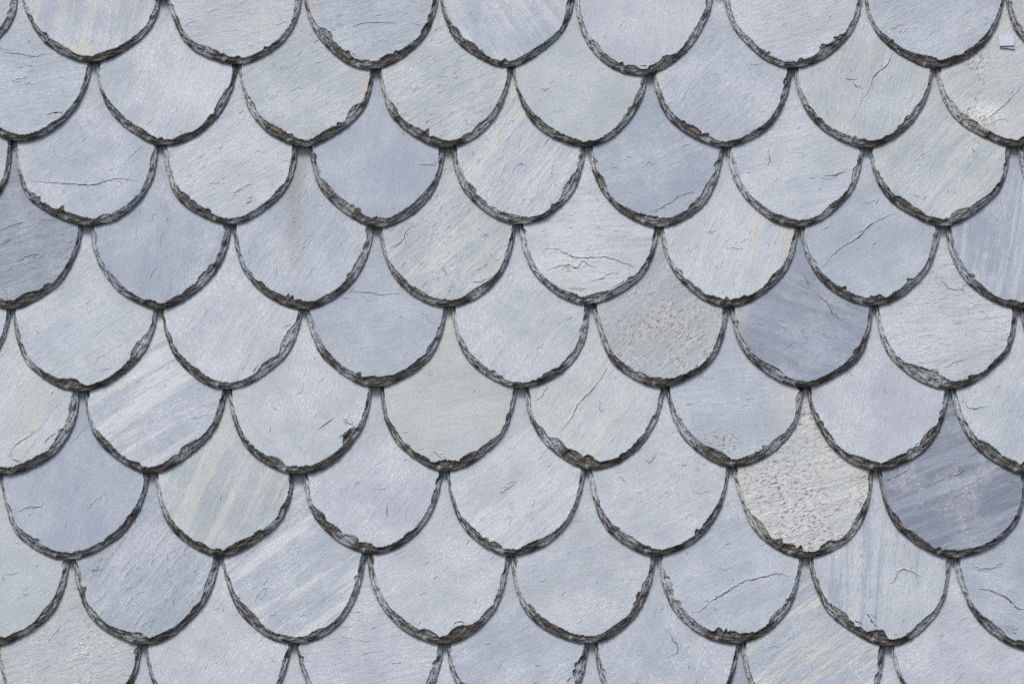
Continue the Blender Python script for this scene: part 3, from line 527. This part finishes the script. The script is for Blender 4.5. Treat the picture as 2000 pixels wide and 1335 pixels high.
LABELS = {
 'C3': 'smooth plain darker blue-grey slate', 'D0': 'dark grey slate with slanting hairline splits at the left edge', 'D2': 'slate with a brown run-off stain down its middle',
 'C1': 'slate with a long horizontal crack', 'D4': 'pale slate with branching cracks across its lower half', 'D6': 'slate with one slanting crack', 'E5': 'slate covered in brown specks',
 'E6': 'dark blue slate shading across its face', 'F1': 'slate with strong white slanting streaks', 'F3': 'plain sage-green slate', 'G2': 'cream and green slate with steep streaks',
 'G6': 'whitish slate with dark brown dashes', 'G7': 'dark purplish slate at the right edge', 'B7': 'whitish speckled slate under the metal clip', 'F5': 'slate with dark specks on its lower half',
 'B1': 'slate with cloudy white bloom', 'H0': 'smooth green-grey slate at the left edge', 'C4': 'slate with cream slanting streaks', 'E3': 'slate with a big chip at its foot', 'H6': 'slate with a triangular chip at its foot',
 'I0': 'warm pale slate with dark specks', 'H5': 'slate with a long rising crack', 'E7': 'slate with a wide chip along its lower left edge', 'B6': 'greenish slate with a crack from the top',
}

SEGS = np.array([1, .992, .978, .95, .91, .86, .80, .72, .63, .53, .42, .30, .18, .07])
RIM_STEPS = np.array([0, .05, .16, .30, .44, .58, .72, .86, .96, 1.0])

def build_slate(key, seed):
    rng = np.random.default_rng(seed)
    look = LOOK[key]
    row = ROWS.index(key[0])
    yrow = COURSE_ZERO - COURSE * row
    out = np.array(OUTLINES[key])
    tipx = out[out[:, 1].argmin(), 0]
    xc = (out[0, 0] + out[-1, 0]) / 2
    top = yrow + LENGTH
    left = [(out[0, 0] + 1.5, top), (out[0, 0] + 1.0, out[0, 1] + 70)]
    right = [(out[-1, 0] - 1.0, out[-1, 1] + 70), (out[-1, 0] - 1.5, top)]
    B = catmull(out)
    n = len(B)
    ker = np.exp(-0.5 * (np.arange(-24, 25) / 12.0) ** 2); ker /= ker.sum()
    ext = np.concatenate([2 * B[0] - B[24:0:-1], B, 2 * B[-1] - B[-2:-26:-1]])
    B = np.stack([np.convolve(ext[:, c_], ker, mode='valid') for c_ in (0, 1)], 1)
    # ragged silhouette
    tan = np.gradient(B, axis=0); tan /= np.hypot(*tan.T)[:, None]
    inn = np.stack([-tan[:, 1], tan[:, 0]], 1)          # points into the slate (curve runs left, foot, right)
    s = np.concatenate([[0], np.cumsum(np.hypot(*np.diff(B, axis=0).T))])
    rag = 0.9 * vnoise(s / 9.0, s * 0, seed) + 1.1 * vnoise(s / 3.0, s * 0 + 7, seed) + 0.5 * vnoise(s / 1.5, s * 0 + 11, seed)
    fade = smooth(np.minimum(s, s[-1] - s) / 14.0)
    down = np.clip(inn[:, 1], 0, 1)                      # 1 at the foot
    full = 3.6 * np.exp(-((down - 0.74) / 0.30) ** 2)    # the dressed curve is full at its quarters
    B = B + inn * ((rag - full) * fade)[:, None]
    # width of the dressed bevel: wide at the foot, narrow up the sides, broken into shell-shaped chips
    base = 8.8 + 2.2 * down + (4.2 + 1.4 * np.sign(s[-1] / 2 - s)) * np.exp(-((down - 0.86) / 0.36) ** 2) + 2.0 * vnoise(s / 60.0, s * 0 + 3, seed)
    def chips(sv):
        return np.searchsorted(brk, sv) - 1
    brk = [0.0 - rng.uniform(0, 20)]
    while brk[-1] < s[-1] + 60:
        brk.append(brk[-1] + rng.choice([rng.uniform(9, 20), rng.uniform(18, 45), rng.uniform(35, 70)]))
    brk = np.array(brk)
    amp = rng.uniform(-0.22, 0.50, len(brk)) * (rng.random(len(brk)) < 0.85)
    lean = rng.uniform(0.25, 0.75, len(brk))
    expo = rng.uniform(0.75, 1.7, len(brk))
    step = rng.uniform(0.05, 0.36, len(brk))
    ci = np.clip(chips(s), 0, len(brk) - 2)
    u = (s - brk[ci]) / (brk[ci + 1] - brk[ci])
    shell = np.where(u < lean[ci], u / lean[ci], (1 - u) / (1 - lean[ci]))
    w = base * np.exp(0.65 * vnoise(s / 75.0, s * 0 + 51, seed)) * (0.82 + amp[ci] * np.sin(shell * np.pi / 2) ** 0.7)
    w += 1.1 * vnoise(s / 4.5, s * 0 + 23, seed) + 0.6 * vnoise(s / 1.8, s * 0 + 29, seed)
    for k, (px, py), ln, dep in CHIPS:
        if k == key:
            i0 = np.argmin(np.hypot(B[:, 0] - px, B[:, 1] - py))
            q = np.abs(s - s[i0]) / (ln / 2)
            w += dep * np.where(q < 1, (1 - q ** 2.2), 0)
    w = np.maximum(w, 3.0)
    # rim grid: rows follow RIM_STEPS
    rows_xyz = []; rows_edge = []; rows_fx = []
    skew = rng.uniform(-0.9, 0.9)
    rope = np.where(s > s[-1] / 2, 1.0, -1.0) * np.abs(np.linspace(-1, 1, n)) * 1.0
    dirt_shade_s = np.clip(0.05 + 0.95 * smooth(down * 1.5 - 0.45) + 1.5 * vnoise(s / 45.0, s * 0 + 41, seed), 0, 1)  # grime plus shade painted darker towards the down-facing foot
    b2 = np.cumsum(rng.choice([rng.uniform(10, 20, 90), rng.uniform(20, 55, 90)][rng.integers(0, 2)], 90)) - 90          # slanting splinters along the edge
    fx_rows = []
    slant = np.where(s > s[-1] / 2, 3.6, -3.6) * (0.7 + 0.8 * np.abs(vnoise(s / 70.0, s * 0 + 5, seed + 78)))
    sa2 = np.where(s > s[-1] / 2, 2.8, 1.5) * (0.5 + 1.0 * np.abs(vnoise(s / 50.0, s * 0 + 9, seed + 79)) * 2)
    line = rng.random(len(b2)) < 0.65
    for f in RIM_STEPS:
        d = w * f
        P = B + inn * d[:, None]
        cj = np.clip(chips(s + skew * d), 0, len(brk) - 2)
        e = expo[cj]
        prof = (1.0 if f == 1 else 0.22 + (0.78 - step[cj]) * f ** (0.62 * e)) if f > 0 else np.full(n, 0.20)
        prof = np.broadcast_to(prof, (n,))
        z = THICK * prof
        if 0 < f < 1:
            z = z + 1.5 * vnoise(s / 16.0 + skew * d / 6.0, d / 1.7, seed + 5) + 1.0 * vnoise(s / 5.0, d / 1.2, seed + 6)
            lay = 1.7
            zt = np.floor(z / lay + 0.35 * vnoise(s / 22.0, d * 0 + 3, seed + 9)) * lay + lay * smooth((z / lay) % 1.0 * 1.6 - 0.3)
            z = np.clip(0.45 * z + 0.55 * zt, 0.4, THICK - 0.15)
        sp_ = s + slant * d + 4.0 * vnoise(s / 11.0, d / 5.0, seed + 77)
        bi = np.clip(np.searchsorted(b2, sp_) - 1, 0, len(b2) - 2)
        u2 = (sp_ - b2[bi]) / (b2[bi + 1] - b2[bi])
        if 0 < f < 1:
            z = np.clip(z + sa2 * (u2 - 0.5) * math.sin(math.pi * min(1.0, f * 1.05)), 0.6, THICK - 0.15)
        fx_rows.append(np.clip(dirt_shade_s + np.where((u2 < 0.14) & line[bi], 0.7, -0.08), 0, 1))
        rows_xyz.append((P[:, 0], P[:, 1], z))
        rows_edge.append(((s + rope * d) / 1000.0, d / 1000.0, np.full(n, 1.0)))
        rows_fx.append(dirt_shade_s)
    F = B + inn * w[:, None]
    # face: from the bevel's upper edge towards a short spine
    def relief(x, y):
        a = math.radians(LOOK[key][3]); ca, sa = math.cos(a), math.sin(a)
        gx = (x * ca + y * sa); gy = (-x * sa + y * ca)
        return 0.38 * fbm(gx / 90.0, gy / 42.0, seed + 60, 3) + 0.22 * vnoise(gx / 22.0, gy / 7.0, seed + 70) * (0.3 + LOOK[key][6])
    # upper, covered part of the outline
    m = 10
    lt = np.linspace(0, 1, m + 1)[:-1]
    upL = np.stack([np.interp(lt, [0, .6, 1], [left[0][0], left[1][0], B[0, 0]]), np.linspace(top, B[0, 1], m + 1)[:-1]], 1)
    upR = np.stack([np.interp(lt, [0, .6, 1], [right[1][0], right[0][0], B[-1, 0]]), np.linspace(top, B[-1, 1], m + 1)[:-1]], 1)[::-1]
    tt = np.linspace(1, 0, 12)[1:-1]
    upT = np.stack([left[0][0] + (right[1][0] - left[0][0]) * tt, np.full(10, top)], 1)
    cover = np.concatenate([upL, ])
    ring = np.concatenate([upL, F, upR, upT])            # closed loop of the face
    backring = np.concatenate([upL, B + inn * 6.0, upR, upT])
    nr = len(ring)
    spine = np.stack([np.full(nr, xc), np.clip(ring[:, 1], yrow + 118, top - 70)], 1)
    V = []; E = []; FX = []; TAG = []
    faces = []
    # back loop
    for p in backring: V.append((p[0], p[1], 0.0))
    eb = np.zeros((nr, 3)); eb[len(upL):len(upL) + n, 0] = s / 1000.0; eb[:, 2] = 1.0
    E.extend(map(tuple, eb)); FX.extend([0.6] * nr)
    # face rings
    ring_start = []
    for r in SEGS:
        ring_start.append(len(V))
        P = spine + (ring - spine) * r
        z = THICK + relief(P[:, 0], P[:, 1])
        V.extend(zip(P[:, 0], P[:, 1], z))
        ee = np.zeros((nr, 3)); ee[len(upL):len(upL) + n, 0] = s / 1000.0; ee[:, 1] = 0.016 + (1 - r) * 0.1
        ee[:, 2] = 0.0
        E.extend(map(tuple, ee)); FX.extend([0.3] * nr)
    # bevel rows between back loop and first face ring
    rim_start = []
    for (x, y, z), ee, dr in list(zip(rows_xyz, rows_edge, fx_rows))[:-1]:
        rim_start.append(len(V))
        V.extend(zip(x, y, z)); E.extend(zip(*ee)); FX.extend(dr)
    for k in range(len(SEGS) - 1):
        a, b = ring_start[k], ring_start[k + 1]
        for i in range(nr):
            j = (i + 1) % nr
            faces.append((a + i, a + j, b + j, b + i))
    a = ring_start[-1]
    faces.append(tuple(a + i for i in range(nr)))
    faces.append(tuple(range(nr - 1, -1, -1)))
    off = len(upL)
    cols = [[0 + off + i for i in range(n)]] + [[st_ + i for i in range(n)] for st_ in rim_start] + [[ring_start[0] + off + i for i in range(n)]]
    for ra, rb in zip(cols, cols[1:]):
        for i in range(n - 1):
            faces.append((ra[i], ra[i + 1], rb[i + 1], rb[i]))
    # covered sides, plain
    for i in range(nr):
        j = (i + 1) % nr
        if off <= i < off + n - 1: continue
        faces.append((i, j, ring_start[0] + j, ring_start[0] + i))
    for idx, rev in ((0, False), (n - 1, True)):
        lp = [c[idx] for c in cols]
        faces.append(tuple(lp if rev else lp[::-1]))
    # split flakes: a thin layer lifting along a line, steep lower lip
    poly = np.concatenate([upL, F + inn * 2.5, upR, upT])
    def inside(q):
        x, y = q[:, 0][:, None], q[:, 1][:, None]
        a_, b_ = poly, np.roll(poly, -1, axis=0)
        cr = (a_[:, 1] > y) != (b_[:, 1] > y)
        with np.errstate(divide='ignore', invalid='ignore'):
            xi = a_[:, 0] + (y - a_[:, 1]) * (b_[:, 0] - a_[:, 0]) / (b_[:, 1] - a_[:, 1])
        return (np.where(cr, x < xi, False).sum(axis=1) % 2) == 1
    def flake(pts, width, strong, dark=1.0):
        q = catmull(pts, 0.6)
        if len(q) < 4: q = catmull(pts, 4.0 / max(1e-3, np.hypot(*(np.array(pts[-1]) - np.array(pts[0])))))
        if len(q) < 4: return
        keep = inside(q)
        if not keep.any(): return
        i0 = np.argmax(keep); i1 = len(keep) - np.argmax(keep[::-1])
        q = q[i0:i1]
        if len(q) < 4: return
        k = len(q)
        ss = np.linspace(0, 1, k)
        t_ = np.gradient(q, axis=0); t_ /= np.maximum(np.hypot(*t_.T), 1e-6)[:, None]
        nn = np.stack([t_[:, 1], -t_[:, 0]], 1)
        if nn[:, 1].mean() > 0: nn = -nn                  # lip looks down the slope
        q = q + nn * (2.4 * vnoise(ss * k / 2.5, ss * 0, seed + len(V) % 97))[:, None]
        taper = np.clip(np.sin(ss * np.pi), 0, 1) ** 0.5
        hgt = (0.7 + 0.45 * width) * strong * taper * (0.75 + 0.6 * vnoise(ss * k / 4.0, ss * 0 + 2, seed))
        lipw = np.maximum(width * strong * taper * (0.75 + 1.6 * vnoise(ss * k / 4.0, ss * 0 + 5, seed)), 0.12)
        zz = THICK + relief(q[:, 0], q[:, 1])
        prof = [(-5.5, -0.25, 0.0), (-0.35, 1.0, 0.0), (0.0, 0.95, 0.9), (1.0, -0.2, 1.0)]  # steep lip coloured grimy dark, adding to its shade
        st_ = len(V)
        for o_, h_, dk in prof:
            dist = lipw * o_ if o_ > 0 else np.full(k, o_) * (taper * 0.8 + 0.2)
            P = q + nn * dist[:, None]
            zp = THICK + relief(P[:, 0], P[:, 1]) + (hgt * h_ if h_ > 0 else h_)
            V.extend(zip(P[:, 0], P[:, 1], zp))
            E.extend(zip(ss * 0.05, np.full(k, 0.003 * o_ + 0.1), np.full(k, dk * dark)))
            FX.extend([0.85] * k)
        for a_ in range(3):
            for i in range(k - 1):
                p0 = st_ + a_ * k + i
                faces.append((p0, p0 + 1, p0 + k + 1, p0 + k))
    for k, wd, pts in CRACKS:
        if k == key:
            flake(pts, wd * 0.95, 1.0)
            pp = np.array(pts)
            for _ in range(rng.integers(1, 4)):
                i0 = rng.integers(0, len(pp) - 1); f = rng.random()
                c0 = pp[i0] * (1 - f) + pp[i0 + 1] * f
                dv = pp[i0 + 1] - pp[i0]; a = math.atan2(dv[1], dv[0]) + rng.normal(0, 0.45)
                ln = rng.uniform(4, 11); o_ = rng.uniform(-6, 6)
                c0 = c0 + np.array([-math.sin(a), math.cos(a)]) * o_
                e_ = np.array([math.cos(a), math.sin(a)]) * ln
                flake([tuple(c0 - e_), tuple(c0 + np.array([0, rng.uniform(-1.5, 1.5)])), tuple(c0 + e_)], rng.uniform(0.6, 1.1), 0.9)
    ga = math.radians(LOOK[key][3])
    yb = out[:, 1].min()
    for _ in range(int(rng.integers(2, 5) + 6 * look[6])):  # shallow cleft steps along the grain
        x = xc + rng.uniform(-110, 110); y = yb + rng.uniform(20, 235); a = ga + rng.normal(0, 0.25); pts = []
        for _k in range(int(rng.integers(3, 7))):
            pts.append((x, y)); a2 = a + rng.normal(0, 0.55); st2 = rng.uniform(5, 13)
            x += math.cos(a2) * st2; y += math.sin(a2) * st2
        flake(pts, rng.uniform(0.45, 1.0), 0.75, rng.choice([0.0, 0.12, 0.3, 0.6]))
    for _ in range(rng.integers(3, 9)):
        x = xc + rng.uniform(-115, 115); y = yb + rng.uniform(28, 240)
        if abs(x - xc) > 118 * math.sqrt(max(0.02, min(1.0, (y - yb - 12) / 135.0))): continue
        ln = rng.uniform(2.5, 8); a = ga + rng.normal(0, 0.5)
        bend = rng.uniform(-0.35, 0.35) * ln
        flake([(x - math.cos(a) * ln, y - math.sin(a) * ln), (x + math.sin(a) * bend, y - math.cos(a) * bend), (x + math.cos(a) * ln, y + math.sin(a) * ln)], rng.uniform(0.5, 1.1), 0.9)
    V = np.array(V); E = np.array(E); FX = np.array(FX)
    # into roof coordinates: lean on the course below
    V[:, 2] += LIFT - SLOPE * (V[:, 1] - yrow) + rng.uniform(-0.15, 0.15) + (V[:, 0] - xc) * rng.uniform(-0.004, 0.004) + rng.uniform(0, 1.6) * (1 - (V[:, 1] - yrow) / LENGTH)
    origin = np.array([tipx, yb, 0.0])
    a = math.radians(look[3]); ca, sa = math.cos(a), math.sin(a)
    gx = (V[:, 0] * ca + V[:, 1] * sa) / 1000.0; gy = (-V[:, 0] * sa + V[:, 1] * ca) / 1000.0
    grain = np.stack([gx + rng.uniform(0, 30), gy + rng.uniform(0, 30), gx * 0], 1)
    jit = 1 + rng.uniform(-0.03, 0.03)
    t1 = np.tile([*(tone(look[0]) * jit), look[2]], (len(V), 1))
    t2 = np.tile([*tone(look[1]), look[4]], (len(V), 1))
    if key == 'F5':                                       # specks gather on its lower left
        t2[:, 3] = 0.95 * np.exp(-((V[:, 0] - tipx + 22) / 75.0) ** 2 - ((V[:, 1] - yb - 52) / 34.0) ** 2)
    if key == 'B7':
        t2[:, 3] = 0.25 + 0.5 * np.exp(-((V[:, 0] - tipx + 70) / 45.0) ** 2)
    stn = np.zeros((len(V), 4)); stn[:, :3] = 0.3
    for px, py in (out[1], out[-2]):                      # drip grime at the two shoulders
        q = ((V[:, 0] - px) / rng.uniform(9, 22)) ** 2 + ((V[:, 1] - py + 4) / rng.uniform(8, 26)) ** 2
        f = rng.uniform(0.0, 0.55) * np.exp(-q)
        tk = f > stn[:, 3]
        stn[tk, :3] = tone([(150, 142, 130), (205, 203, 196), (176, 168, 156)][rng.integers(0, 3)]); stn[tk, 3] = f[tk]
    for k, (px, py), rx, ry, rgb, amt in STAINS:
        if k == key:
            q = ((V[:, 0] - px) / rx) ** 2 + ((V[:, 1] - py) / ry) ** 2
            f = amt * np.exp(-q * 0.9)
            tk = f > stn[:, 3]
            stn[tk, :3] = tone(rgb); stn[tk, 3] = f[tk]
    fxv = np.stack([np.full(len(V), look[5]), np.full(len(V), look[6]), FX], 1)
    me = bpy.data.meshes.new('slate')
    me.from_pydata(((V - origin) / 1000.0).tolist(), [], faces)
    for nm, ty, arr in (('tone', 'FLOAT_COLOR', t1), ('tone_streak', 'FLOAT_COLOR', t2), ('stain', 'FLOAT_COLOR', stn)):
        at = me.attributes.new(nm, ty, 'POINT'); at.data.foreach_set('color', np.ascontiguousarray(arr, dtype=np.float32).ravel())
    for nm, arr in (('grain', grain), ('edge', E), ('effects', fxv)):
        at = me.attributes.new(nm, 'FLOAT_VECTOR', 'POINT'); at.data.foreach_set('vector', np.ascontiguousarray(arr, dtype=np.float32).ravel())
    me.materials.append(SLATE)
    nf = len(me.polygons)
    me.polygons.foreach_set('use_smooth', np.ones(nf, dtype=bool))
    me.update()
    return me, origin / 1000.0

built = {}
for i, key in enumerate(sorted(OUTLINES)):
    me, org = build_slate(key, 100 + i * 7)
    o = bpy.data.objects.new('slate', me)
    col.objects.link(o)
    o.parent = roof
    o.location = org
    if key in LABELS: o['label'] = LABELS[key]
    built[key] = o

# slates that carry the courses on past the picture (copies that share mesh data)
rnd = random.Random(5)
COPY_FROM = ['A5', 'B4', 'B5', 'C2', 'C6', 'D1', 'D5', 'E4', 'E2', 'F2', 'F6', 'G4', 'G5', 'H3', 'H4', 'H1', 'G3', 'C5']
def add_copy(row, x):
    src = built[rnd.choice(COPY_FROM)]
    yr = (COURSE_ZERO - COURSE * row) / 1000.0
    srow = round((COURSE_ZERO / 1000.0 - src.location.y) / (COURSE / 1000.0))
    c = src.copy()
    if 'label' in c: del c['label']
    col.objects.link(c)
    c.parent = roof
    dy = src.location.y - (COURSE_ZERO - COURSE * srow) / 1000.0
    c.location = (x, yr + dy, 0.0)
XMAX = 1.72
for row in range(-2, 11):
    if 0 <= row < len(ROWS):
        xs = sorted(built[k].location.x for k in built if k[0] == ROWS[row])
        x = xs[0] - 0.281
        while x > -XMAX: add_copy(row, x); x -= 0.281
        x = xs[-1] + 0.281
        while x < XMAX: add_copy(row, x); x += 0.281
    else:
        near = 'A' if row < 0 else 'I'
        base = built[near + '3'].location.x + (0.1405 if (row - (0 if near == 'A' else 8)) % 2 else 0.0)
        x = base - 0.281 * 9
        for k in range(20):
            if -XMAX < x < XMAX: add_copy(row, x)
            x += 0.281

# ------------------------------------------------------------------ lichen spots, children of their slates
for key, (px, py), r in LICHEN:
    row = ROWS.index(key[0]); yrow = COURSE_ZERO - COURSE * row
    rng = np.random.default_rng(int(px * 10) & 0xffff)
    o0 = np.array(built[key].location) * 1000.0
    z0 = LIFT - SLOPE * (py - yrow) + THICK + 0.15
    k = 22
    V = [(0, 0, 0.25)]
    for ring, (rr, h) in enumerate(((0.55, 0.3), (0.82, 0.75), (1.0, -0.6))):
        for i in range(k):
            a = 2 * math.pi * i / k
            q = r * rr * (1 + 0.14 * rng.uniform(-1, 1))
            V.append((math.cos(a) * q, math.sin(a) * q * 0.85, h))
    F = [(0, 1 + i, 1 + (i + 1) % k) for i in range(k)]
    for ring in range(2):
        for i in range(k):
            a = 1 + ring * k + i; b = 1 + ring * k + (i + 1) % k
            F.append((a, a + k, b + k, b))
    V = [((px + x - o0[0]) / 1000, (py + y - o0[1]) / 1000, (z0 + z - SLOPE * y) / 1000) for x, y, z in V]
    me = bpy.data.meshes.new('lichen_spot'); me.from_pydata(V, [], F); me.materials.append(LICHEN_MAT)
    o = bpy.data.objects.new('lichen_spot', me); col.objects.link(o); o.parent = built[key]

# ------------------------------------------------------------------ folded metal clip
def bent_tab(name, w, h, skew, rise, thick, parent, loc):
    """A thin strip that lies flat at its head and lifts a little towards its foot."""
    ys = np.linspace(0, -h, 9)
    V = []; F = []
    for j, y in enumerate(ys):
        f = j / 8.0
        zz = rise * f ** 1.6
        wob = skew * f
        for x, dz in ((-w / 2, 0), (w / 2, 0), (w / 2, -thick), (-w / 2, -thick)):
            V.append(((x + wob * 0.4) / 1000, (y + wob * (x / w) * 0.9) / 1000, (zz + dz + 0.5 * math.sin(f * 3.1)) / 1000))
    for j in range(8):
        a = j * 4; b = a + 4
        for c in range(4):
            d = (c + 1) % 4
            F.append((a + c, b + c, b + d, a + d))
    F.append((0, 1, 2, 3)); F.append((35, 34, 33, 32))
    me = bpy.data.meshes.new(name); me.from_pydata(V, [], F); me.materials.append(ZINC)
    o = bpy.data.objects.new(name, me); col.objects.link(o); o.parent = parent; o.location = loc
    return o
cx, cy = CLIP_AT
cz = LIFT - SLOPE * (cy - (COURSE_ZERO - COURSE)) + THICK
clip = bpy.data.objects.new('metal_clip', None); col.objects.link(clip)
clip.empty_display_size = 0.02
clip.matrix_world = ROOF_MATRIX @ Matrix.Translation((cx / 1000, cy / 1000, cz / 1000)) @ Matrix.Rotation(-math.atan(SLOPE), 4, 'X')
clip['label'] = 'small folded grey metal clip fixed on the whitish speckled slate at top right'
clip['category'] = 'clip'
bent_tab('back_tab', 25, 30.5, -3.0, 1.6, 0.9, clip, (0.0040, 0.0145, 0.0017))
bent_tab('front_tab', 29.5, 27, 1.2, 3.2, 1.0, clip, (-0.0012, 0.0155, 0.0032))
